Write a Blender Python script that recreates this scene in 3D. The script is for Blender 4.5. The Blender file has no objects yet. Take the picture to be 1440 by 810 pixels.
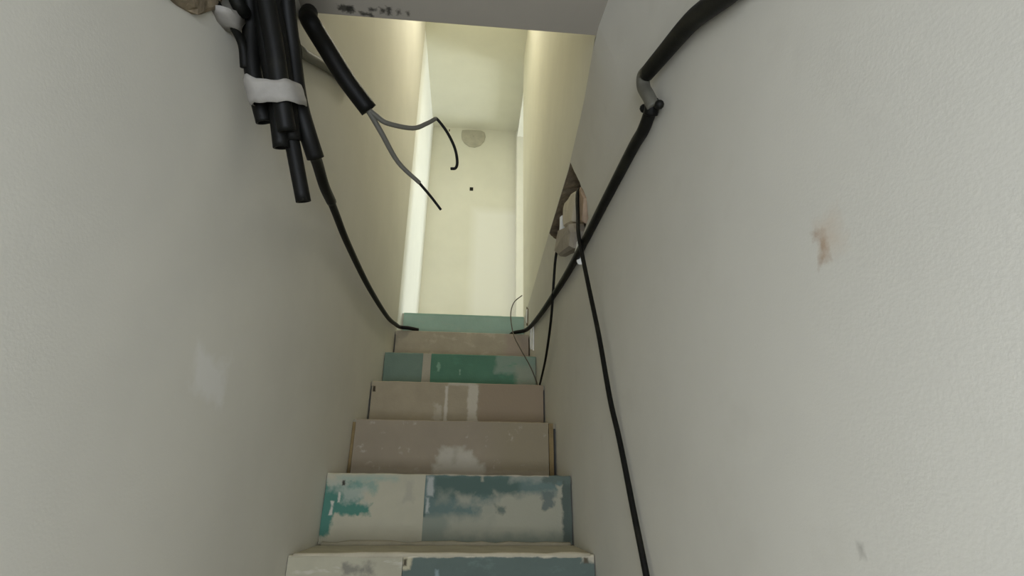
import bpy, bmesh, math, random
from mathutils import Vector, Matrix, noise, geometry
random.seed(7)
sc = bpy.context.scene
COL = sc.collection

# ------------------------------------------------------------------ camera
FPX = 720.0
R_ = Vector((0.99615363, -0.08722432, 0.00835787))
U_ = Vector((-0.04008758, -0.36884256, 0.92862702))
F_ = Vector((0.07791612, 0.92539023, 0.37092047))
cam = bpy.data.cameras.new('camera')
cam.sensor_fit = 'HORIZONTAL'; cam.sensor_width = 36.0
cam.lens = 36.0 * FPX / 1440.0
cam.clip_start = 0.02
co = bpy.data.objects.new('camera', cam); COL.objects.link(co)
m = Matrix((R_, U_, -F_)).transposed().to_4x4()
m.translation = Vector((0.404, -2.957, -0.999))
co.matrix_world = m
sc.camera = co

# ------------------------------------------------------------------ world, light, exposure
w = bpy.data.worlds.new('world'); sc.world = w; w.use_nodes = True
w.node_tree.nodes['Background'].inputs[0].default_value = (0.75, 0.85, 1.0, 1)
w.node_tree.nodes['Background'].inputs[1].default_value = 0.02
sc.view_settings.view_transform = 'Standard'
sc.view_settings.look = 'None'
sc.view_settings.gamma = 1.0
sc.view_settings.use_curve_mapping = False
sc.view_settings.exposure = 0.0

def area(name, loc, target, sx, sy, power, color):
    l = bpy.data.lights.new(name, 'AREA'); l.shape = 'RECTANGLE'; l.size = sx; l.size_y = sy
    l.energy = power; l.color = color
    o = bpy.data.objects.new(name, l); COL.objects.link(o); o.location = loc
    o.rotation_euler = (Vector(target) - Vector(loc)).to_track_quat('-Z', 'Y').to_euler()
    return o
# window daylight of the room to the right of the landing
area('side_room_daylight', (2.9, 0.72, 0.85), (0.0, 0.30, 1.05), 0.6, 1.5, 37, (0.92, 1.0, 1.02))
# added warm fill light over the stairwell, unseen and without a fixture
area('upstairs_fill', (0.56, -1.0, 2.09), (0.28, -0.95, 0.0), 0.25, 0.35, 13.0, (1.0, 0.955, 0.80))
# daylight of the lower hall behind the camera
area('lower_hall_daylight', (0.35, -3.72, -1.2), (0.36, -2.5, -1.0), 0.6, 0.7, 18.5, (0.91, 0.98, 1.10))

# ------------------------------------------------------------------ helpers
def lin(h):
    h = h.lstrip('#'); r = []
    for i in (0, 2, 4):
        c = int(h[i:i+2], 16) / 255.0
        r.append(c / 12.92 if c <= 0.04045 else ((c + 0.055) / 1.055) ** 2.4)
    return tuple(r)

class Mat:
    """a principled material with mottling, fine relief and ragged patches of other colour"""
    def __init__(s, name, color, rough=0.8, mottle=0.06, mscale=6.0, bump=0.15, bscale=120.0, spec=0.3):
        s.m = bpy.data.materials.new(name); s.m.use_nodes = True
        s.nt = s.m.node_tree; s.b = s.nt.nodes['Principled BSDF']
        s.b.inputs['Roughness'].default_value = rough
        s.b.inputs['Specular IOR Level'].default_value = spec
        tc = s.nt.nodes.new('ShaderNodeTexCoord'); s.co = tc.outputs['Object']
        sp = s.nt.nodes.new('ShaderNodeSeparateXYZ'); s.nt.links.new(s.co, sp.inputs[0])
        s.ax = {'x': sp.outputs[0], 'y': sp.outputs[1], 'z': sp.outputs[2]}
        n = s.tex(mscale, 5)
        r = s.nt.nodes.new('ShaderNodeMapRange'); s.nt.links.new(n, r.inputs[0])
        r.inputs[1].default_value = 0.3; r.inputs[2].default_value = 0.7
        r.inputs[3].default_value = 1 - mottle; r.inputs[4].default_value = 1 + mottle
        mx = s.nt.nodes.new('ShaderNodeMix'); mx.data_type = 'RGBA'; mx.blend_type = 'MULTIPLY'
        mx.inputs[0].default_value = 1.0
        mx.inputs[6].default_value = (*color, 1)
        s.nt.links.new(r.outputs[0], mx.inputs[7])
        s.mott = r.outputs[0]
        s.c = mx.outputs[2]
        if bump:
            b = s.nt.nodes.new('ShaderNodeBump'); b.inputs['Strength'].default_value = bump
            b.inputs['Distance'].default_value = 0.004
            s.nt.links.new(s.tex(bscale, 4), b.inputs['Height'])
            s.nt.links.new(b.outputs[0], s.b.inputs['Normal'])
    def tex(s, scale, detail, stretch=None, seed=0.0):
        v = s.co
        mp = s.nt.nodes.new('ShaderNodeMapping'); s.nt.links.new(v, mp.inputs[0])
        mp.inputs['Location'].default_value = (seed * 3.1, seed * 1.7, seed * 2.3)
        if stretch: mp.inputs['Scale'].default_value = stretch
        n = s.nt.nodes.new('ShaderNodeTexNoise'); n.inputs['Scale'].default_value = scale
        n.inputs['Detail'].default_value = detail; n.inputs['Roughness'].default_value = 0.6
        s.nt.links.new(mp.outputs[0], n.inputs['Vector'])
        return n.outputs['Fac']
    def math(s, op, a, b=None, clamp=False):
        n = s.nt.nodes.new('ShaderNodeMath'); n.operation = op; n.use_clamp = clamp
        for i, v in enumerate((a, b)):
            if v is None: continue
            if isinstance(v, (int, float)): n.inputs[i].default_value = v
            else: s.nt.links.new(v, n.inputs[i])
        return n.outputs[0]
    def mixin(s, mask, color):
        mx = s.nt.nodes.new('ShaderNodeMix'); mx.data_type = 'RGBA'
        s.nt.links.new(mask, mx.inputs[0]); s.nt.links.new(s.c, mx.inputs[6])
        mx.inputs[7].default_value = (*color, 1); s.c = mx.outputs[2]
    def patch(s, ax, u0, u1, v0, v1, color, soft=0.004, rag=0.02, rscale=25.0, amount=1.0, seed=1.0, stretch=None):
        """ragged rectangle of another colour, u0..u1 by v0..v1 on the two named axes"""
        du = s.math('SUBTRACT', s.math('ABSOLUTE', s.math('SUBTRACT', s.ax[ax[0]], (u0+u1)/2)), abs(u1-u0)/2)
        dv = s.math('SUBTRACT', s.math('ABSOLUTE', s.math('SUBTRACT', s.ax[ax[1]], (v0+v1)/2)), abs(v1-v0)/2)
        d = s.math('MAXIMUM', du, dv)
        n = s.math('MULTIPLY', s.math('SUBTRACT', s.tex(rscale, 6, stretch, seed), 0.5), rag * 3.0)
        d = s.math('ADD', d, n)
        mask = s.math('MULTIPLY', s.math('ADD', s.math('MULTIPLY', d, -0.5/soft), 0.5, True), amount)
        s.mixin(mask, color)
    def smear(s, color, lo, hi, scale, stretch=None, amount=1.0, seed=5.0):
        r = s.nt.nodes.new('ShaderNodeMapRange'); s.nt.links.new(s.tex(scale, 6, stretch, seed), r.inputs[0])
        r.inputs[1].default_value = lo; r.inputs[2].default_value = hi
        r.inputs[3].default_value = 0; r.inputs[4].default_value = amount
        s.mixin(r.outputs[0], color)
    def done(s):
        s.nt.links.new(s.c, s.b.inputs['Base Color']); return s.m

def obj(name, bm, mat, parent=None, smooth=False):
    bmesh.ops.recalc_face_normals(bm, faces=bm.faces)
    me = bpy.data.meshes.new(name); bm.to_mesh(me); bm.free()
    me.materials.append(mat)
    if smooth:
        for p in me.polygons: p.use_smooth = True
    o = bpy.data.objects.new(name, me); COL.objects.link(o)
    if parent:
        o.parent = parent
        o.location = (0, 0, 0) if parent.parent else -parent.location
    return o
def struct(name, bm, mat, smooth=False):
    o = obj(name, bm, mat, None, smooth); o['kind'] = 'structure'; return o
def tag(o, label, cat, group=None):
    o['label'] = label; o['category'] = cat
    if group: o['group'] = group
    return o
def thing(name, label, cat, loc=(0, 0, 0), group=None):
    o = bpy.data.objects.new(name, None); COL.objects.link(o); o.location = loc
    o.empty_display_size = 0.05
    return tag(o, label, cat, group)
def box(bm, x0, x1, y0, y1, z0, z1):
    r = bmesh.ops.create_cube(bm, size=1.0)
    for v in r['verts']:
        v.co = Vector(((x0+x1)/2 + v.co.x*(x1-x0), (y0+y1)/2 + v.co.y*(y1-y0), (z0+z1)/2 + v.co.z*(z1-z0)))
    return r['verts']
def boxes(*bs):
    bm = bmesh.new()
    for b in bs: box(bm, *b)
    return bm
def crspline(P, per=6):
    P = [Vector(p) for p in P]
    if len(P) < 3: return [P[0].lerp(P[-1], i/per) for i in range(per+1)]
    out = []
    for i in range(len(P)-1):
        p0 = P[i-1] if i else P[0]*2 - P[1]
        p3 = P[i+2] if i+2 < len(P) else P[-1]*2 - P[-2]
        p1, p2 = P[i], P[i+1]
        for k in range(per):
            t = k/per
            out.append(0.5*((2*p1) + (p2-p0)*t + (2*p0-5*p1+4*p2-p3)*t*t + (3*p1-p0-3*p2+p3)*t**3))
    out.append(P[-1]); return out
def tube(pts, r, seg=14, per=6, hollow=(False, False), flat=1.0, wob=0.0, bm=None, dome=False):
    """swept pipe; r a number or a list along the points; an open end shows the bore"""
    bm = bm or bmesh.new()
    C = crspline(pts, per); n = len(C)
    rs = r if isinstance(r, (list, tuple)) else [r]*2
    def rad(i):
        t = i/(n-1)*(len(rs)-1); a = min(int(t), len(rs)-2); return rs[a] + (rs[a+1]-rs[a])*(t-a)
    T = [(C[min(i+1, n-1)] - C[max(i-1, 0)]).normalized() for i in range(n)]
    up = Vector((1, 0, 0)) if abs(T[0].x) < 0.8 else Vector((0, 0, 1))
    A = (up - T[0]*up.dot(T[0])).normalized()
    stations = []
    for i in range(n):
        A = (A - T[i]*A.dot(T[i])).normalized(); B = T[i].cross(A)
        rr = rad(i) * (1 + wob*noise.noise(C[i]*40))
        stations.append((C[i], A.copy(), B, rr))
    def ring(c, A, B, rr):
        return [bm.verts.new(c + A*math.cos(2*math.pi*k/seg)*rr + B*math.sin(2*math.pi*k/seg)*rr*flat) for k in range(seg)]
    st = list(stations)
    c, A, B, rr = st[0]
    if hollow[0]: st = [(c + T[0]*rr*2.0, A, B, rr*.8), (c, A, B, rr*.8)] + st
    elif dome: st = [(c - T[0]*rr*.75, A, B, rr*.35), (c - T[0]*rr*.5, A, B, rr*.75)] + st
    else: st = [(c - T[0]*rr*.12, A, B, rr*.8)] + st
    c, A, B, rr = stations[-1]
    if hollow[1]: st = st + [(c, A, B, rr*.8), (c - T[-1]*rr*2.0, A, B, rr*.8)]
    else: st = st + [(c + T[-1]*rr*.12, A, B, rr*.8)]
    R = [ring(*q) for q in st]
    for a, b in zip(R, R[1:]):
        for k in range(seg): bm.faces.new((a[k], a[(k+1) % seg], b[(k+1) % seg], b[k]))
    bm.faces.new(R[0]); bm.faces.new(R[-1])
    return bm
def pobj(name, pts, r, mat, parent=None, **kw):
    return obj(name, tube(pts, r, **kw), mat, parent, smooth=True)
def lump(poly, axis, base, depth, rough=0.004, seed=0):
    """ragged flat chunk: polygon on the plane normal to axis, extruded by depth and roughened"""
    bm = bmesh.new(); fs = []
    def P(u, v, d):
        if axis == 'x': return Vector((base + d, u, v))
        if axis == 'y': return Vector((u, base + d, v))
        return Vector((u, v, base + d))
    n = len(poly); cu = sum(p[0] for p in poly)/n; cv = sum(p[1] for p in poly)/n
    rings = []
    for s, d in ((1.0, 0.0), (1.0, depth*.75), (.86, depth)):
        rg = []
        for i in range(n):
            for h in range(2):
                a, b = poly[i], poly[(i+1) % n]
                u = a[0] + (b[0]-a[0])*h/2; v = a[1] + (b[1]-a[1])*h/2
                q = P(cu + (u-cu)*s, cv + (v-cv)*s, d)
                if d: q += noise.noise_vector(q*60 + Vector((seed, 0, 0)))*rough
                rg.append(bm.verts.new(q))
        rings.append(rg)
    for a, b in zip(rings, rings[1:]):
        k = len(a)
        for i in range(k): bm.faces.new((a[i], a[(i+1) % k], b[(i+1) % k], b[i]))
    c = bm.verts.new(P(cu, cv, depth*1.05)); k = len(rings[-1])
    for i in range(k): bm.faces.new((rings[-1][i], rings[-1][(i+1) % k], c))
    bm.faces.new(rings[0][::-1])
    return bm

# ------------------------------------------------------------------ sizes
W, G, RISE = 0.731, 0.262, 0.19
NST = 13
ZB = -NST*RISE
LAND = 0.90            # far wall
ZC = 2.11              # upper ceiling
YS = -2.08             # edge of the lower ceiling (soffit)
YBACK = -3.55

# ------------------------------------------------------------------ wall paints
WALLC = lin('#d2cfc4')
UPC = lin('#e9e6d4')
def plaster(name, col, **kw):
    return Mat(name, col, rough=.75, mottle=.035, mscale=3.5, bump=.07, bscale=260, **kw)
pl = plaster('plaster_left', WALLC)
pl.patch('yz', -2.17, -2.07, -.865, -.805, lin('#e6e5e2'), soft=.012, rag=.03, rscale=18, amount=.5)
M_LEFT = pl.done()
pr = plaster('plaster_right', WALLC)
pr.patch('yz', -2.556, -2.546, -.795, -.765, lin('#9a7a5c'), soft=.005, rag=.009, rscale=70, amount=.75)
pr.patch('yz', -2.575, -2.553, -.79, -.76, lin('#cbb9a4'), soft=.012, rag=.01, rscale=60, amount=.5)
pr.patch('yz', -2.517, -2.511, -1.046, -1.036, lin('#77736a'), soft=.003, rag=.003, rscale=80, amount=.5)
pr.smear(lin('#c8c4b8'), .58, .72, 7.0, None, .35, 3.0)
M_RIGHT = pr.done()
M_UPPER = plaster('plaster_upper', UPC).done()
M_STRIP = plaster('plaster_white', lin('#f4f4ee')).done()  # whiter tone for the landing side walls and loose flakes
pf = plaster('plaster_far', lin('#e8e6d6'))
pf.patch('xz', 0.395, 0.80, -0.2, 1.26, lin('#f2f1e8'), soft=.045, rag=.004, rscale=6)  # patch of daylight painted into the wall colour, fading at its edges
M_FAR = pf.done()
M_CEIL = plaster('ceiling_paint', lin('#ebe9d8')).done()
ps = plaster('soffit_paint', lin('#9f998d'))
for (a, b, c, d) in ((.082, .118, -2.106, -2.092), (.100, .112, -2.104, -2.088), (.128, .156, -2.092, -2.083), (.150, .166, -2.104, -2.098),
                     (.176, .186, -2.106, -2.094), (.190, .199, -2.112, -2.09), (.212, .218, -2.106, -2.094), (.234, .239, -2.104, -2.092)):
    ps.patch('xy', a, b, c, d, lin('#2b2a24'), soft=.003, rag=.006, rscale=110, amount=.85, seed=a*30)
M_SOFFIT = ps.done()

# ------------------------------------------------------------------ right wall: ridge at the upper floor level
def lerp_tab(tab, t):
    if t <= tab[0][0]: return tab[0][1]
    for (a, va), (b, vb) in zip(tab, tab[1:]):
        if t <= b:
            f = (t-a)/(b-a); return va + (vb-va)*f
    return tab[-1][1]
PTAB = [(-3.6, .0), (-2.75, .012), (-2.35, .045), (-2.08, .062), (-1.85, .040), (-1.55, .024), (-1.08, .018), (-.3, .003), (.1, 0)]
def prot(y): return lerp_tab(PTAB, y)
def xr(y, z):
    if z >= 0: return W - prot(y)
    t = max(0.0, 1 + z/.26)
    return W - prot(y)*t**1.3
HOLE = [(-1.586, -.004), (-1.640, -.10), (-1.690, -.20), (-1.682, -.262), (-1.61, -.275), (-1.575, -.300), (-1.44, -.262), (-1.30, -.19),
        (-1.262, -.12), (-1.19, -.075), (-1.10, -.004)]
def pip(p, poly):
    c = False; j = len(poly)-1
    for i in range(len(poly)):
        a, b = poly[i], poly[j]
        if (a[1] > p[1]) != (b[1] > p[1]) and p[0] < (b[0]-a[0])*(p[1]-a[1])/(b[1]-a[1]) + a[0]: c = not c
        j = i
    return c
def hole_outline():
    out = []
    n = len(HOLE)
    for i in range(n):
        a, b = HOLE[i], HOLE[(i+1) % n]
        L = math.hypot(b[0]-a[0], b[1]-a[1]); k = max(2, int(L/.02))
        for h in range(k):
            u = a[0]+(b[0]-a[0])*h/k; v = a[1]+(b[1]-a[1])*h/k
            if i < n-1:
                q = noise.noise_vector(Vector((u*45, v*45, 1.0)))*.006
                u += q.x; v = min(-.003, v + q.y)
            out.append((u, v))
    return out
ZSPLIT = -.32
def lower_right_wall():
    y0, y1 = YBACK, 0.06
    pts, edges = [], []
    ho = hole_outline()
    for p in ho: pts.append(Vector(p))
    for i in range(len(ho)): edges.append((i, (i+1) % len(ho)))
    zs = [0, -.03, -.07, -.12, -.17, -.22, -.26, -.32, -.45, -.7, -1.0, -1.6, -2.1, ZB]
    ny = 60
    for z in zs:
        for i in range(ny+1):
            y = y0 + (y1-y0)*i/ny
            if not pip((y, z), HOLE): pts.append(Vector((y, z)))
            if z == ZSPLIT and i: edges.append((len(pts)-2, len(pts)-1))
    V, E, Fc, *_ = geometry.delaunay_2d_cdt(pts, edges, [], 0, 1e-5)
    out = []
    for top in (True, False):                     # band round the upper floor level, flat wall below it
        bm = bmesh.new(); vs = {}
        for f in Fc:
            c = sum((V[i] for i in f), Vector((0, 0)))/len(f)
            if pip(c, ho) or (c.y > ZSPLIT) != top: continue
            for i in f:
                if i not in vs: vs[i] = bm.verts.new((xr(V[i].x, V[i].y), V[i].x, V[i].y))
            try: bm.faces.new([vs[i] for i in f])
            except ValueError: pass
        out.append(bm)
    return out
band, flat_ = lower_right_wall()
wr = struct('wall_right_band', band, M_RIGHT)
struct('wall_right', flat_, M_RIGHT)
def grid_wall(y0, y1, ny, z0, z1, nz, fx):
    bm = bmesh.new()
    g = [[bm.verts.new((fx(y0+(y1-y0)*i/ny, z0+(z1-z0)*j/nz), y0+(y1-y0)*i/ny, z0+(z1-z0)*j/nz)) for i in range(ny+1)] for j in range(nz+1)]
    for j in range(nz):
        for i in range(ny): bm.faces.new((g[j][i], g[j][i+1], g[j+1][i+1], g[j+1][i]))
    return bm
bm = grid_wall(YS-.1, .06, 40, 0, ZC, 6, lambda y, z: W - prot(y))
# end of the wall where it turns onto the landing
box(bm, W-.001, W+.10, .045, .06, 0, ZC)
struct('wall_right_upper', bm, M_UPPER, smooth=False)

# hole filling: masonry behind, broken plaster chunks
Mrub = Mat('rough_masonry', lin('#7b6f5b'), rough=.95, mottle=.35, mscale=30, bump=.8, bscale=60)
M_RUB = Mrub.done()
M_CHUNK = Mat('broken_plaster', lin('#d6cdb9'), rough=.95, mottle=.10, mscale=30, bump=.5, bscale=70).done()
M_CHUNK2 = Mat('grey_plaster', lin('#a59d90'), rough=.95, mottle=.10, mscale=30, bump=.5, bscale=70).done()
M_CHUNKP = Mat('pinkish_plaster', lin('#b39c84'), rough=.95, mottle=.10, mscale=30, bump=.5, bscale=70).done()
def hole_rim():
    ho = hole_outline(); bm = bmesh.new(); n = len(ho); rings = []
    for k, t in enumerate((0, .12, .5, 1.0)):
        rg = []
        for (y, z) in ho:
            p = Vector((xr(y, z) + .10*t, y + (y*-.03-.042)*t, z*(1-.06*t) - .008*t))
            if k: p += noise.noise_vector(p*50)*.006
            rg.append(bm.verts.new(p))
        rings.append(rg)
    for a, b in zip(rings, rings[1:]):
        for i in range(n): bm.faces.new((a[i], a[(i+1) % n], b[(i+1) % n], b[i]))
    return bm
o = obj('broken_edge', hole_rim(), M_RUB, wr); o['label'] = 'brown broken rim of the hole'
bm = grid_wall(-1.76, -1.0, 26, -.33, .03, 14, lambda y, z: W + .055 + .012*noise.noise(Vector((y*25, z*25, 3.0))))
o = obj('masonry', bm, M_RUB, wr, smooth=True); o['label'] = 'brown masonry inside the hole'
o = obj('plaster_chunk', lump([(-1.60, -.118), (-1.545, -.088), (-1.40, -.040), (-1.365, -.075), (-1.37, -.125), (-1.43, -.145), (-1.53, -.19), (-1.575, -.155)], 'x', W+.02, -.035), M_CHUNK, wr)
o['label'] = 'pale broken plaster chunk'
o = obj('plaster_chunk', lump([(-1.69, -.20), (-1.645, -.125), (-1.605, -.120), (-1.58, -.16), (-1.60, -.23), (-1.655, -.262)], 'x', W+.02, -.03, seed=4), M_CHUNKP, wr)
o['label'] = 'brownish plaster chunk'
o = obj('plaster_chunk', lump([(-1.57, -.215), (-1.52, -.20), (-1.37, -.135), (-1.32, -.145), (-1.275, -.175), (-1.34, -.225), (-1.575, -.305), (-1.60, -.26)], 'x', W+.012, -.045, seed=8), M_CHUNK2, wr)
o['label'] = 'grey lower plaster chunk'
for k, pg in enumerate(([(-1.345, -.06), (-1.325, -.055), (-1.30, -.115), (-1.325, -.12)], [(-1.30, -.10), (-1.285, -.10), (-1.235, -.15), (-1.255, -.165)],
                        [(-1.60, -.30), (-1.585, -.285), (-1.545, -.315), (-1.575, -.36)])):
    o = obj('plaster_splinter', lump(pg, 'x', W+.004, -.02, rough=.002, seed=k*3), M_STRIP, wr)
# chipped plaster beside the top steps
M_DARK = Mat('dark_gap', lin('#3b342a'), rough=.95, mottle=.2, mscale=40, bump=.5, bscale=80).done()
for k, pg in enumerate(([(-.23, -.03), (-.15, .012), (-.10, -.03), (-.14, -.10), (-.20, -.12)], [(-.262, -.20), (-.235, -.21), (-.235, -.30), (-.262, -.31)])):
    o = obj('plaster_chip', lump(pg, 'x', W-.001, -.004, rough=.002, seed=k), M_RUB if k == 0 else M_DARK, wr)
    o['label'] = 'dark chipped spot'
for k, pg in enumerate(([(-.20, -.02), (-.17, -.01), (-.15, -.08), (-.185, -.10)], [(-.37, -.20), (-.345, -.15), (-.33, -.22), (-.36, -.30)], [(-.46, -.24), (-.44, -.20), (-.42, -.28), (-.45, -.33)])):
    obj('plaster_flake', lump(pg, 'x', W-.001, -.008, rough=.003, seed=k+5), M_STRIP, wr)

# ------------------------------------------------------------------ left wall, far wall, landing, ceilings
wl = struct('wall_left', boxes((-.12, 0, YBACK, -.21, ZB, ZC)), M_LEFT)
struct('wall_left_landing', boxes((-.12, -.006, -.21, LAND, -.62, ZC)), M_STRIP)
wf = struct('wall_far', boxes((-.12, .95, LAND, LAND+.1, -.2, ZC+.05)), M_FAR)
# right landing wall with the doorway into the side room
LX = .765
DY0, DY1, DZ = .12, .80, 1.98
struct('wall_right_landing', boxes((LX, LX+.1, .06, DY0, 0, ZC), (LX, LX+.1, DY1, LAND, 0, ZC), (LX, LX+.1, DY0, DY1, DZ, ZC)), M_STRIP)
M_TRIM = Mat('white_door_trim', lin('#f1efe6'), rough=.45, mottle=.03, mscale=8, bump=.05).done()
trim = struct('trim_1', boxes((LX-.012, LX+.112, DY1-.02, DY1+.0, 0, DZ)), M_TRIM)
for nm, b in (('door_lining', (LX-.012, LX+.112, DY0, DY0+.02, 0, DZ)), ('door_lining', (LX-.012, LX+.112, DY0+.02, DY1-.02, DZ-.02, DZ)),
              ('architrave', (LX-.016, LX, DY1-.005, DY1+.06, 0, DZ+.05))):
    obj(nm, boxes(b), M_TRIM, trim)
struct('ceiling', boxes((-.12, 3.2, YS-.1, LAND+.1, ZC, ZC+.1)), M_CEIL)
struct('soffit_ceiling', boxes((-.12, W+.12, YBACK, YS, 0.0, .24)), M_SOFFIT)
struct('wall_light_block', boxes((-.12, W+.12, YS-.12, YS-.02, .24, ZC)), M_UPPER)  # unseen wall added above the slab edge to stop light leaking
# side room (source of the daylight)
struct('wall_side_room', boxes((3.1, 3.2, -.9, 1.7, 0, ZC), (LX+.1, 3.1, 1.6, 1.7, 0, ZC), (LX+.1, 3.1, -1.0, -.9, 0, ZC), (LX+.09, LX+.1, -.9, .06, 0, ZC), (LX+.09, LX+.1, LAND, 1.6, 0, ZC)), M_UPPER)
struct('ceiling_side_room', boxes((LX+.1, 3.2, LAND+.1, 1.7, ZC, ZC+.1)), M_CEIL)
M_FLOOR = Mat('dusty_floor', lin('#8e897c'), rough=.85, mottle=.12, mscale=8, bump=.2).done()
M_LAND = Mat('pale_screed', lin('#c9c6b8'), rough=.85, mottle=.10, mscale=8, bump=.2).done()
struct('floor_side_room', boxes((LX+.1, 3.2, -1.0, 1.7, -.1, 0)), M_LAND)
# lower hall behind the camera
struct('floor', boxes((-1.6, 2.2, -5.4, -3.0, ZB-.1, ZB)), M_FLOOR)
struct('wall_hall', boxes((-1.6, -.12, YBACK-.1, YBACK, ZB, 0), (W+.12, 2.2, YBACK-.1, YBACK, ZB, 0), (-1.7, -1.6, -5.4, YBACK, ZB, 0), (2.2, 2.3, -5.4, YBACK, ZB, 0), (-1.6, 2.2, -5.5, -5.4, ZB, 0)), M_LEFT)
struct('ceiling_hall', boxes((-1.7, 2.3, -5.5, YBACK, 0, .1)), M_SOFFIT)

# marks on the far wall
o = obj('corner_crack', boxes((LX-.007, LX-.001, LAND-.003, LAND, .0, ZC)), M_RUB, wf); o['label'] = 'thin dark crack down the corner'
M_PATCH = Mat('grey_patch', lin('#bdb9a8'), rough=.9, mottle=.10, mscale=20, bump=.5, bscale=60).done()
pg = [(.257, 2.085), (.30, 2.092), (.36, 2.094), (.43, 2.092), (.462, 2.075), (.473, 2.03), (.462, 1.975), (.43, 1.93), (.38, 1.903), (.33, 1.908), (.285, 1.94), (.258, 1.985), (.252, 2.03)]
o = obj('plaster_patch', lump(pg, 'y', LAND, -.008, rough=.003), M_PATCH, wf); o['label'] = 'rounded grey filler patch'
M_BLACK = Mat('black_spot', lin('#1a1914'), rough=.7, mottle=.1, bump=0).done()
bm = boxes((.350, .380, LAND-.004, LAND, 1.447, 1.479)); bmesh.ops.bevel(bm, geom=list(bm.edges), offset=.0015, segments=1)
o = obj('wall_hole', bm, M_BLACK, wf); o['label'] = 'small black square hole'
bm = bmesh.new(); bmesh.ops.create_icosphere(bm, subdivisions=1, radius=.008)
for v in bm.verts: v.co = Vector((v.co.x + .363, v.co.y*.6 + LAND-.009, v.co.z + 2.025))
obj('screw', bm, M_PATCH, wf)
bm = bmesh.new(); bmesh.ops.create_icosphere(bm, subdivisions=1, radius=.010)
for v in bm.verts: v.co = Vector((v.co.x*.7 + .14, v.co.y*.6 + LAND-.001, v.co.z*1.6 + 2.075))
obj('nail', bm, M_RUB, wf)

# broken plaster at the top of the left wall
o = obj('plaster_chunk', lump([(-2.46, -.42), (-2.43, -.405), (-2.40, -.385), (-2.375, -.355), (-2.355, -.315), (-2.35, -.25), (-2.40, -.22), (-2.47, -.30)], 'x', -.004, .012, rough=.006), M_RUB, wl)
o['label'] = 'brown broken plaster edge'

# ------------------------------------------------------------------ staircase
ST = thing('staircase', 'narrow steep staircase with unfinished patched teal, white and grey-brown risers', 'staircase')
GB = lin('#b3a48d')
def riser_mat(n):
    z0 = -n*RISE
    if n == 0:
        q = Mat('riser_teal', lin('#97b3a8'), mottle=.06, mscale=10); q.smear(lin('#a3b3a8'), .52, .7, 14, (1, 1, 2.5), .5)
        q.patch('xz', -.1, .9, z0-.012, z0+.02, lin('#8fae9f'), soft=.004, rag=.004)
    elif n == 1:
        q = Mat('riser_brown_grey', lin('#a9a08c'), mottle=.08, mscale=9); q.smear(lin('#c9bfae'), .55, .7, 12, (1, 1, 1.5), .6)
        q.patch('xz', .60, .80, z0-.2, z0, lin('#a6998a'), soft=.02, rag=.03)
    elif n == 3:
        q = Mat('riser_grey_streaked', lin('#a89c84'), mottle=.08, mscale=9)
        q.patch('xz', .44, .80, z0-.3, z0+.1, lin('#9c8c76'), soft=.02, rag=.01)
        q.patch('xz', .31, .322, z0-.2, z0-.015, lin('#c9c2b2'), soft=.003, rag=.004, rscale=40)
        q.patch('xz', .408, .446, z0-.2, z0-.006, lin('#c6beac'), soft=.004, rag=.010, rscale=30, seed=3)
        q.patch('xz', .27, .30, z0-.2, z0-.09, lin('#bdb5a2'), soft=.006, rag=.02, rscale=30, seed=4, amount=.8)
        q.patch('xz', .32, .44, z0-.012, z0+.02, lin('#c2baa9'), soft=.004, rag=.008, seed=5, amount=.7)
        q.patch('xz', .012, .022, z0-.045, z0-.022, lin('#3a3225'), soft=.002, rag=.003, rscale=60)
    elif n == 4:
        q = Mat('riser_grey_blotched', lin('#9b8f7b'), mottle=.07, mscale=7)
        q.patch('xz', .50, .80, z0-.3, z0+.1, lin('#968b73'), soft=.06, rag=.03, rscale=8)
        for (u0, u1, v0, v1, sd, am) in ((.325, .40, -.112, -.092, 2, .8), (.315, .425, -.135, -.105, 3, .9), (.305, .445, -.155, -.125, 4, .9), (.290, .470, -.20, -.148, 5, .9)):
            q.patch('xz', u0, u1, z0+v0, z0+v1, lin('#bcb6a6'), soft=.008, rag=.012, rscale=34, seed=sd, amount=am)
        q.patch('xz', .36, .375, z0-.15, z0-.10, lin('#a79f8e'), soft=.006, rag=.010, rscale=40, seed=8, amount=.7)
        q.smear(lin('#c9bfb0'), .62, .72, 30, None, .5)
    else:
        q = Mat('riser_plain', lin('#a9a08f'), mottle=.1, mscale=8)
    q.patch('xz', -.1, .9, z0-.9*RISE-.02, z0-.9*RISE, lin('#b5ab9a'), soft=.008, rag=.006, amount=.5, seed=9)
    return q.done()
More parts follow.
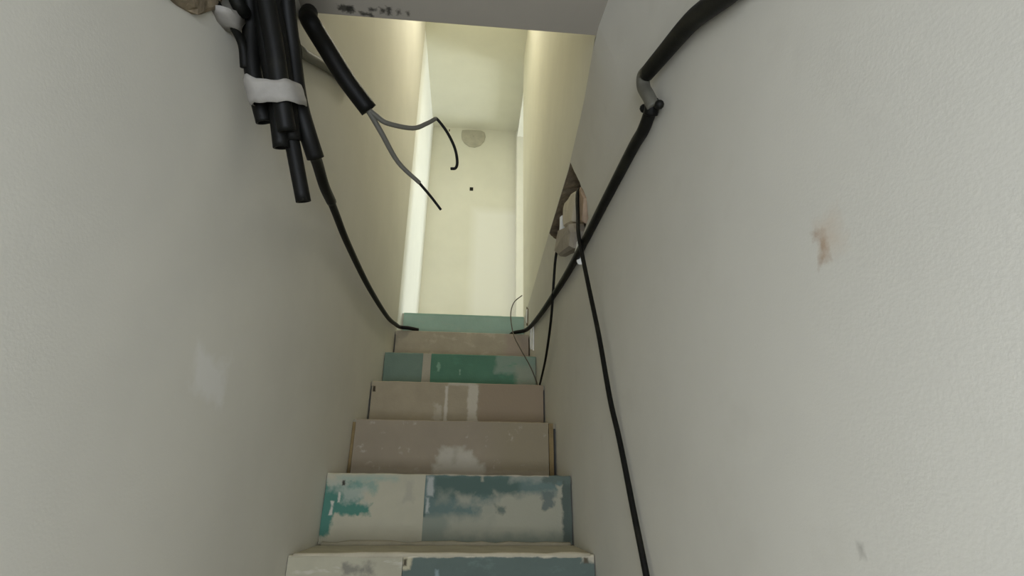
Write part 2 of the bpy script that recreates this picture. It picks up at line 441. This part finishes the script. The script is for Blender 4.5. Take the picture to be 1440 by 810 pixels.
def board(name, x0, x1, n, mat, lab=None, dz0=0.0, dz1=0.0, jit=.0012, dy=0.0):
    """one riser board with slightly uneven edges"""
    zt = -n*RISE + dz1; zb = -(n+1)*RISE + .001 + dz0; y = -n*G + dy
    bm = bmesh.new(); nx = max(4, int((x1-x0)/.02)); rows = []
    prof = [(y+.012, zt), (y+.003, zt), (y, zt-.003), (y, zt-.06), (y, zt-.12), (y, zb)]
    for (yy, zz) in prof:
        row = []
        for i in range(nx+1):
            x = x0 + (x1-x0)*i/nx
            p = Vector((x, yy, zz)); q = noise.noise_vector(Vector((x*38+n*7, zz*20, n*3.3)))
            if zz > zb + .01: p += Vector((q.x*jit*(1 if i in (0, nx) else 0), q.y*jit*.4, q.z*jit if zz > zt-.01 else 0))
            row.append(bm.verts.new(p))
        rows.append(row)
    rows.append([bm.verts.new((x0 + (x1-x0)*i/nx, y+.012, zb)) for i in range(nx+1)])
    for a, b in zip(rows, rows[1:]):
        for i in range(nx): bm.faces.new((a[i], a[i+1], b[i+1], b[i]))
    for i in range(nx): bm.faces.new((rows[-1][i], rows[-1][i+1], rows[0][i+1], rows[0][i]))
    bm.faces.new([r[0] for r in rows]); bm.faces.new([r[-1] for r in rows])
    o = obj(name, bm, mat, ST)
    if lab: o['label'] = lab
    return o
E = .007
board('riser', E-.003, W-E+.003, 0, riser_mat(0), 'grey-teal top riser')
board('riser', E, W-E, 1, riser_mat(1), 'brownish grey riser')
# third riser from the top: grey-green board, filler strip, green board
q = Mat('board_grey_green', lin('#73877a'), mottle=.06, mscale=12); q.smear(lin('#8b9a8d'), .58, .72, 16, None, .5); MGG = q.done()
q = Mat('filler_strip', lin('#aca593'), mottle=.08, mscale=16); MFS = q.done()
z2 = -2*RISE
q = Mat('board_green', lin('#57806a'), mottle=.08, mscale=12)
q.patch('xz', .53, .80, z2-.088, z2+.05, lin('#879a8a'), soft=.010, rag=.018, rscale=22)
q.patch('xz', .63, .80, z2-.3, z2-.05, lin('#949c8b'), soft=.014, rag=.02, rscale=18, seed=4)
q.patch('xz', .255, .268, z2-.085, z2-.04, lin('#7fa38d'), soft=.003, rag=.012, rscale=40, seed=6)
q.patch('xz', .36, .366, z2-.10, z2-.075, lin('#86a592'), soft=.002, rag=.006, rscale=50, seed=7)
q.smear(lin('#5d947a'), .56, .7, 20, (1, 1, 3), .5); MGR = q.done()
board('riser', E-.004, .183, 2, MGG, 'grey-green left riser board')
board('filler_strip', .1835, .2225, 2, MFS, 'beige filler strip', dy=.002)
board('riser', .223, W-E+.004, 2, MGR, 'bright green riser board')
board('riser', E, W-E, 3, riser_mat(3), 'grey-brown riser with two pale vertical smears')
board('riser', E+.006, W-E-.022, 4, riser_mat(4), 'grey-brown riser with a pale filler blotch at its foot')
M_WOOD = Mat('brown_wood_edge', lin('#8a7752'), rough=.8, mottle=.2, mscale=20, bump=.3).done()
o = obj('edge_strip', boxes((W-.026, W-.010, -4*G+.003, -4*G+.014, -5*RISE+.001, -4*RISE-.002)), M_WOOD, ST)
o = obj('edge_strip', boxes((.001, .011, -4*G+.004, -4*G+.014, -5*RISE+.001, -4*RISE-.010)), M_WOOD, ST)
# sixth riser: white-smeared teal board and grey-blue board
z5 = -5*RISE
WH = lin('#c2bfb1')
q = Mat('board_white_smeared', lin('#b2ad97'), mottle=.06, mscale=10)
GN = lin('#4f7f70')
q.patch('xz', -.05, .105, z5-.112, z5-.030, GN, soft=.005, rag=.022, rscale=38)
q.patch('xz', .05, .135, z5-.112, z5-.088, GN, soft=.005, rag=.012, rscale=38, seed=7)
q.patch('xz', -.05, .032, z5-.165, z5-.05, GN, soft=.005, rag=.014, rscale=38, seed=3)
q.patch('xz', .065, .15, z5-.050, z5-.018, lin('#7d9a8c'), soft=.010, rag=.022, rscale=34, seed=2, amount=.8)
q.patch('xz', .03, .21, z5-.018, z5-.008, lin('#93a698'), soft=.006, rag=.010, rscale=34, seed=5, amount=.7)
q.patch('xz', .055, .115, z5-.076, z5-.040, lin('#a4ab9d'), soft=.010, rag=.022, rscale=36, seed=8, amount=.85)
q.patch('xz', .01, .05, z5-.050, z5-.020, lin('#a4ab9d'), soft=.010, rag=.02, rscale=36, seed=6, amount=.8)
q.patch('xz', .040, .047, z5-.080, z5-.050, WH, soft=.002, rag=.006, rscale=50, seed=4)
q.patch('xz', .022, .030, z5-.112, z5-.078, WH, soft=.002, rag=.006, rscale=50, seed=9)
q.patch('xz', .048, .056, z5-.034, z5-.019, lin('#3d3a32'), soft=.002, rag=.004, rscale=60, seed=2)
q.patch('xz', .235, .25, z5-.07, z5-.02, lin('#9f9b8b'), soft=.008, rag=.02, rscale=30, seed=3, amount=.6)
MW5 = q.done()
q = Mat('board_grey_blue', lin('#667872'), mottle=.08, mscale=10)
LT5 = lin('#a19f8c'); MD5 = lin('#858b7d')
q.patch('xz', .315, .57, z5-.062, z5-.002, lin('#52655d'), soft=.010, rag=.008, rscale=30)
q.patch('xz', .28, .80, z5-.3, z5-.112, MD5, soft=.008, rag=.008, rscale=28, seed=3)
q.patch('xz', .36, .80, z5-.165, z5-.118, LT5, soft=.014, rag=.020, rscale=30, seed=5, amount=.8)
q.patch('xz', .50, .80, z5-.150, z5-.052, LT5, soft=.012, rag=.018, rscale=30, seed=4)
q.patch('xz', .45, .55, z5-.125, z5-.070, LT5, soft=.016, rag=.030, rscale=34, seed=9, amount=.85)
q.patch('xz', .385, .43, z5-.085, z5-.058, LT5, soft=.012, rag=.016, rscale=36, seed=6, amount=.85)
q.patch('xz', .33, .365, z5-.075, z5-.050, MD5, soft=.014, rag=.018, rscale=36, seed=7, amount=.9)
q.patch('xz', .50, .53, z5-.105, z5-.088, lin('#56655d'), soft=.006, rag=.014, rscale=44, seed=1, amount=.8)
q.patch('xz', .295, .313, z5-.060, z5-.008, lin('#a5a9a2'), soft=.004, rag=.007, rscale=34, seed=8)
q.patch('xz', .295, .304, z5-.105, z5-.065, lin('#abafa7'), soft=.003, rag=.007, rscale=44, seed=2)
q.patch('xz', .28, .292, z5-.115, z5-.085, lin('#4e5f57'), soft=.003, rag=.006, rscale=44, seed=2)
q.patch('xz', .54, .66, z5-.018, z5+.02, lin('#8b9185'), soft=.008, rag=.014, rscale=30, seed=9)
q.patch('xz', .455, .463, z5-.018, z5+.01, LT5, soft=.003, rag=.005, rscale=40, seed=4)
q.patch('xz', .640, .675, z5-.092, z5-.045, lin('#66706a'), soft=.005, rag=.018, rscale=40, seed=5, amount=.9)
q.patch('xz', .700, .75, z5-.18, z5+.02, lin('#566058'), soft=.004, rag=.012, rscale=36, seed=3)
q.patch('xz', .640, .75, z5-.024, z5+.02, lin('#5e6a62'), soft=.005, rag=.016, rscale=34, seed=6)
q.patch('xz', .685, .700, z5-.060, z5-.030, LT5, soft=.003, rag=.010, rscale=44, seed=7)
q.patch('xz', .28, .66, z5-.003, z5+.02, lin('#b3a997'), soft=.002, rag=.004, rscale=40, seed=7, amount=.8)
MB5 = q.done()
board('riser', E-.006, .289, 5, MW5, 'white-smeared riser board with green paint at its left end', jit=.003)
board('riser', .2885, W-E+.003, 5, MB5, 'grey-blue riser board smeared with white filler', jit=.003, dy=.0012)
z6 = -6*RISE
q = Mat('board_white', lin('#aca791'), mottle=.08, mscale=10)
q.patch('xz', .13, .20, z6-.04, z6-.022, lin('#77756a'), soft=.008, rag=.02, rscale=40, amount=.8)
q.smear(lin('#cfcbbd'), .55, .7, 15, (1, 1, 3), .6); MW6 = q.done()
q = Mat('board_blue', lin('#5d6962'), mottle=.07, mscale=10)
q.patch('xz', .345, .353, z6-.09, z6-.03, lin('#93a3a3'), soft=.003, rag=.006, rscale=40, amount=.7)
q.patch('xz', .262, .285, z6-.03, z6+.01, lin('#b3ac90'), soft=.004, rag=.008, rscale=30)
q.patch('xz', .268, .276, z6-.022, z6-.008, lin('#4b4536'), soft=.002, rag=.003, rscale=60)
q.patch('xz', .695, .75, z6-.016, z6+.02, lin('#b3ac98'), soft=.004, rag=.010, rscale=30, seed=3)
q.patch('xz', .702, .714, z6-.018, z6-.004, lin('#5b5444'), soft=.002, rag=.003, rscale=60, seed=3)
q.patch('xz', .28, .80, z6-.004, z6+.02, lin('#c5bda6'), soft=.002, rag=.004, rscale=30, seed=5)
q.smear(lin('#788880'), .56, .7, 14, (1, 1, 2), .5); MB6 = q.done()
board('riser', E-.005, .2655, 6, MW6, 'white plastered riser board at the bottom', jit=.002)
board('riser', .267, W-E+.003, 6, MB6, 'grey-blue riser board at the bottom', jit=.002)
for n in range(7, NST):
    board('riser', E, W-E, n, riser_mat(7))
q = Mat('tread_dusty', lin('#a19b88'), rough=.9, mottle=.08, mscale=9, bump=.35, bscale=90)
q.smear(lin('#8b897a'), .5, .66, 12, (1, 3, 1), .6); M_TREAD = q.done()
for n in range(1, NST):
    bm = boxes((.001, W-.001, -n*G+.0125, -(n-1)*G+.011, -n*RISE-.02, -n*RISE-.0005))
    obj('tread', bm, M_TREAD, ST)
q = Mat('filler_bead', lin('#b5ad97'), rough=.9, mottle=.1, mscale=15, bump=.4); MFB = q.done()
pobj('nosing_bead', [(.012, -6*G+.006, -6*RISE-.001), (.25, -6*G+.005, -6*RISE), (.5, -6*G+.006, -6*RISE-.001), (W-.012, -6*G+.006, -6*RISE-.001)], .006, MFB, ST, seg=8, wob=.5)['label'] = 'pale filler along the nosing'
pobj('foot_bead', [(.012, -5*G-.004, -6*RISE+.001), (.25, -5*G-.003, -6*RISE+.002), (.5, -5*G-.004, -6*RISE+.001), (W-.012, -5*G-.004, -6*RISE)], .008, MFB, ST, seg=8, wob=.8)
struct('floor_landing', boxes((-.006, LX+.1, .013, LAND, -.18, 0)), M_LAND)

# ------------------------------------------------------------------ conduits and cables
def black(name, col, rough, spec=.4):
    q = Mat(name, lin(col), rough=rough, mottle=.25, mscale=14, bump=.12, bscale=60, spec=spec)
    q.smear(lin('#55523f'), .58, .85, 11, None, .22); return q.done()
M_PIPE = black('black_conduit_plastic', '#0e0e0b', .55, .22)
M_CABLE = black('black_cable_sheath', '#0e0e0a', .6, .2)
M_ELBOW = Mat('grey_joint', lin('#5c5a50'), rough=.5, mottle=.2, mscale=20, bump=.1).done()
M_GREY = Mat('grey_sheath', lin('#66645a'), rough=.55, mottle=.1, mscale=20, bump=.05).done()
M_DGREY = Mat('dark_grey_tube', lin('#57554b'), rough=.6, mottle=.1, mscale=20, bump=.05).done()
M_TAPE = Mat('white_tape', lin('#96928a'), rough=.7, mottle=.12, mscale=25, bump=.4, bscale=50).done()
r = .0135
PIPE_OUTER = [(0.045, -2.378, -0.01), (0.026, -2.370, -0.20), (0.026, -2.311, -0.278), (0.030, -2.278, -0.350), (0.041, -2.253, -0.400), (0.050, -2.236, -0.432)]
PIPE_MAIN = [(0.048, -2.380, -0.01), (0.040, -2.372, -0.20), (0.044, -2.325, -0.261), (0.054, -2.289, -0.328), (0.069, -2.256, -0.400), (0.080, -2.223, -0.471)]
PIPE_INNER = [(0.080, -2.382, -0.01), (0.066, -2.374, -0.20), (0.067, -2.327, -0.261), (0.076, -2.291, -0.328), (0.087, -2.253, -0.396), (0.095, -2.220, -0.453)]
PIPE_FRONT = [(0.062, -2.410, -0.01), (0.055, -2.395, -0.22), (0.066, -2.352, -0.288), (0.079, -2.317, -0.352), (0.089, -2.280, -0.418), (0.096, -2.253, -0.460)]
PIPE_LONG = [(0.080, -2.240, -0.400), (0.093, -2.213, -0.458), (0.113, -2.175, -0.543)]
PIPE_SIDE = [(0.100, -2.380, -0.01), (0.086, -2.375, -0.20), (0.084, -2.325, -0.256), (0.088, -2.277, -0.312), (0.098, -2.238, -0.382), (0.111, -2.211, -0.426), (0.121, -2.178, -0.456)]
GRP = None
def pipe(name, label, pts, rr, end=True, mat=None, cat='conduit', **kw):
    o = pobj(name, pts, rr, mat or M_PIPE, None, hollow=(False, end), **kw)
    return tag(o, label, cat)
pipe('conduit', 'outermost black conduit of the taped bundle, against the plaster wall, cut short under the tape', PIPE_OUTER, r)
pipe('conduit', 'black conduit in the taped bundle with its open end hanging lowest of the short ends', PIPE_MAIN, r)
pipe('conduit', 'black conduit in the taped bundle, wedged behind the one beside the grey strap', PIPE_INNER, r)
pipe('conduit', 'broad black conduit running down the front face of the taped bundle', PIPE_FRONT, .0145)
pipe('conduit', 'straight black conduit offcut pointing down below the tape, square cut end', PIPE_LONG, .0125)
t = thing('electrical_conduit', 'black conduit leaving the taped bundle and running along the stair wall to the second step', 'conduit', PIPE_SIDE[0])
pobj('upper_pipe', PIPE_SIDE, [.013, .013, .013, .0145, .015], M_PIPE, t, hollow=(False, True))
LS = [(0.117, -2.19, -0.45), (0.085, -2.10, -0.385), (0.060, -2.03, -0.338), (0.050, -1.965, -0.322), (0.040, -1.867, -0.318), (0.034, -1.776, -0.307)]
pobj('sleeve', LS, [.0125, .0125, .0125], M_PIPE, t, hollow=(False, True))['label'] = 'thicker sleeve'
LT = [(0.036, -1.82, -0.309), (0.026, -1.700, -0.297), (0.020, -1.503, -0.297), (0.018, -1.123, -0.287), (0.018, -0.664, -0.247), (0.018, -0.38, -0.195), (0.028, -0.279, -0.178), (0.070, -0.268, -0.178), (0.120, -0.237, -0.178)]
pobj('thin_pipe', LT, .0100, M_PIPE, t, hollow=(False, True))
tag(pobj('strap', [(0.082, -2.262, -0.262), (0.083, -2.244, -0.284), (0.086, -2.227, -0.326), (0.097, -2.206, -0.382)], [.004, .007, .006, .002], M_CABLE, None, flat=.4), 'thin flat dark strip sticking up beside the taped bundle', 'strap')

# white tape around the bundle
def tape():
    bm = bmesh.new()
    ax = (Vector((0.080, -2.240, -0.425)) - Vector((0.064, -2.274, -0.372))).normalized()
    c0 = Vector((0.0745, -2.268, -0.401))
    u = (R_ - ax*R_.dot(ax)).normalized(); v = ax.cross(u)
    n = 48; rings = []
    for (s, k) in ((-1, .96), (-1, 1.0), (-.5, 1.03), (0, 1.02), (.5, 1.04), (1, 1.0), (1, .96)):
        rg = []
        for i in range(n):
            a = 2*math.pi*i/n
            cu, cv = math.cos(a), math.sin(a)
            p = c0 + u*math.copysign(abs(cu)**.8, cu)*.0395*k + v*math.copysign(abs(cv)**.8, cv)*.043*k
            off = .017*s + .004*noise.noise(Vector((cu*2, cv*2, s*3)))
            if s < 0: off -= .010*max(0, math.cos(a - 2.3))**8 * (1 if k else 0)
            p += ax*(off + .006*cu) + noise.noise_vector(p*70)*.0018
            rg.append(bm.verts.new(p))
        rings.append(rg)
    for a, b in zip(rings, rings[1:]):
        for i in range(n): bm.faces.new((a[i], a[(i+1) % n], b[(i+1) % n], b[i]))
    return bm
tag(obj('tape', tape(), M_TAPE, None, smooth=True), 'white tape wound round the bundle of black conduits', 'tape')

# cable and tape by the broken plaster, top of the left wall
pipe('cable', 'black cable coming out of the broken brown plaster towards the taped bundle', [(.004, -2.405, -.245), (.010, -2.380, -.268), (.018, -2.362, -.285), (.026, -2.345, -.300), (.026, -2.330, -.295)], .011, end=False, mat=M_CABLE, cat='cable')
pipe('cable', 'thin black cable curving under the white plaster lump into the taped bundle', [(.004, -2.375, -.318), (.008, -2.350, -.322), (.015, -2.325, -.325), (.020, -2.300, -.333), (.022, -2.280, -.360)], [.004, .006, .008], end=False, mat=M_CABLE, cat='cable')
tag(obj('plaster_lump', lump([(-2.372, -.333), (-2.345, -.335), (-2.318, -.326), (-2.312, -.300), (-2.325, -.290), (-2.350, -.312)], 'x', -.002, .026, rough=.003, seed=3), M_TAPE, None, smooth=True),
    'white plaster lump between the two black cables beside the bundle', 'plaster')

# big pipe stub with two grey cables
t = thing('hanging_pipe', 'thick black pipe stub hanging from the low ceiling edge with two wires inside', 'pipe', (0.019, -2.090, -0.012))
BP = [(0.019, -2.090, -0.012), (0.026, -2.108, -0.045), (0.040, -2.112, -0.072), (0.060, -2.068, -0.086), (0.098, -2.016, -0.125), (0.147, -1.971, -0.170)]
pobj('pipe', BP, [.0185, .0195, .0205, .0205], M_PIPE, t, hollow=(False, True))
SA = [(0.115, -2.003, -0.143), (0.137, -1.984, -0.163), (0.174, -1.947, -0.209), (0.212, -1.889, -0.252), (0.263, -1.849, -0.282)]
CA = [(0.254, -1.856, -0.276), (0.289, -1.822, -0.301), (0.317, -1.803, -0.329)]
SB = [(0.115, -2.000, -0.146), (0.137, -1.982, -0.166), (0.165, -1.968, -0.183), (0.190, -1.955, -0.191), (0.244, -1.923, -0.175), (0.276, -1.914, -0.151), (0.296, -1.904, -0.126)]
CB = [(0.292, -1.905, -0.130), (0.299, -1.903, -0.126), (0.324, -1.886, -0.149), (0.345, -1.865, -0.180), (0.353, -1.844, -0.206), (0.350, -1.837, -0.223), (0.337, -1.835, -0.225)]
s = pobj('cable_sheath', SA, [.0072, .0066, .0052], M_GREY, t); s['label'] = 'grey sheath of the straight wire'
s = pobj('cable_core', CA, [.0038, .0036, .0034], M_CABLE, t, seg=10); s['label'] = 'black bare end of the straight wire'
s = pobj('cable_sheath', SB, [.0072, .0060, .0050], M_GREY, t); s['label'] = 'grey sheath of the curled wire'
s = pobj('cable_core', CB, [.0036, .0036, .0038], M_CABLE, t, seg=10); s['label'] = 'black hooked end of the curled wire'
tag(pobj('grey_tube', [(0.030, -2.15, -0.176), (0.020, -2.110, -0.140), (0.016, -2.051, -0.098), (0.014, -1.960, -0.030), (0.013, -1.849, 0.049), (0.013, -1.70, 0.14)], .0115, M_DGREY), 'grey tube on the plaster wall passing behind the thick pipe stub', 'conduit')  # dark grey tube lying along the wall behind the pipe

# right-hand conduit
t = thing('electrical_conduit', 'black conduit sloping along the stair wall past the hole in the plaster', 'conduit', (0.712, -2.60, -0.452))
RS = [(0.712, -2.60, -0.452), (0.712, -2.572, -0.437), (0.712, -2.528, -0.415), (0.712, -2.479, -0.383), (0.712, -2.419, -0.346), (0.710, -2.327, -0.310), (0.706, -2.258, -0.287)]
pobj('thick_pipe', RS, [.0152, .0148, .0148, .014], M_PIPE, t, hollow=(False, False))
EB = [(0.706, -2.272, -0.292), (0.704, -2.248, -0.283), (0.705, -2.240, -0.302), (0.709, -2.250, -0.335), (0.714, -2.251, -0.358)]
pobj('elbow', EB, [.0126, .0122, .0118], M_ELBOW, t)['label'] = 'scuffed grey elbow'
cl = pobj('clip', [(0.7125, -2.249, -0.342), (0.714, -2.246, -0.352), (0.714, -2.236, -0.360)], .0130, M_PIPE, t, per=3)
for (y, z) in ((-2.212, -.326), (-2.279, -.376)):
    bm = bmesh.new(); bmesh.ops.create_icosphere(bm, subdivisions=2, radius=.0085)
    for v in bm.verts: v.co = Vector((v.co.x + .713, v.co.y + y, v.co.z + z))
    obj('screw', bm, M_PIPE, cl, smooth=True)
bm = tube([(.718, -2.212, -.326), (.716, -2.245, -.351), (.718, -2.279, -.376)], .004, seg=8); obj('bracket', bm, M_PIPE, cl, smooth=True)
RT = [(0.714, -2.250, -0.350), (0.7145, -2.195, -0.361), (0.715, -2.130, -0.354), (0.715, -1.906, -0.346), (0.716, -1.457, -0.328), (0.716, -0.906, -0.269), (0.716, -0.50, -0.208), (0.708, -0.310, -0.178), (0.685, -0.276, -0.178), (0.640, -0.235, -0.178), (0.613, -0.112, -0.178)]
pobj('thin_pipe', RT, [.0116, .0114, .0112, .0106, .010], M_PIPE, t, hollow=(False, True))

# cables hanging from the hole
CAB = [(0.745, -1.60, -0.105), (0.718, -1.620, -0.135), (0.707, -1.655, -0.24), (0.700, -1.685, -0.325), (0.705, -1.745, -0.495), (0.712, -1.795, -0.645), (0.716, -1.844, -0.805), (0.720, -1.883, -0.898), (0.720, -1.945, -1.035), (0.720, -1.995, -1.145), (0.720, -2.10, -1.40), (0.70, -2.16, -1.506)]
pipe('cable', 'long black cable hanging from the hole in the wall down past the steps', CAB, .0058, end=False, mat=M_CABLE, cat='cable', seg=10)
CBB = [(0.738, -1.262, -0.105), (0.722, -1.245, -0.135), (0.714, -1.220, -0.18), (0.708, -1.20, -0.274), (0.710, -1.110, -0.388), (0.713, -0.955, -0.487), (0.713, -0.82, -0.545), (0.712, -0.770, -0.566)]
t = thing('looped_cable', 'shorter black cable from the wall hole to a step, ending in a thin curl', 'cable', CBB[-1])
pobj('cable_sheath', CBB, [.0052, .005, .005, .0042], M_CABLE, t, seg=10)
M_WIRE = Mat('thin_wire', lin('#5a5246'), rough=.5, mottle=.2, mscale=30, bump=0).done()
WI = [(0.712, -0.775, -0.566), (0.718, -0.66, -0.556), (0.728, -0.565, -0.520), (0.708, -0.545, -0.455), (0.684, -0.540, -0.405), (0.655, -0.520, -0.345), (0.622, -0.48, -0.257), (0.612, -0.42, -0.135), (0.630, -0.40, -0.058), (0.672, -0.42, -0.022)]
pobj('thin_wire', WI, .0028, M_WIRE, t, seg=8)['label'] = 'thin brown wire loop'
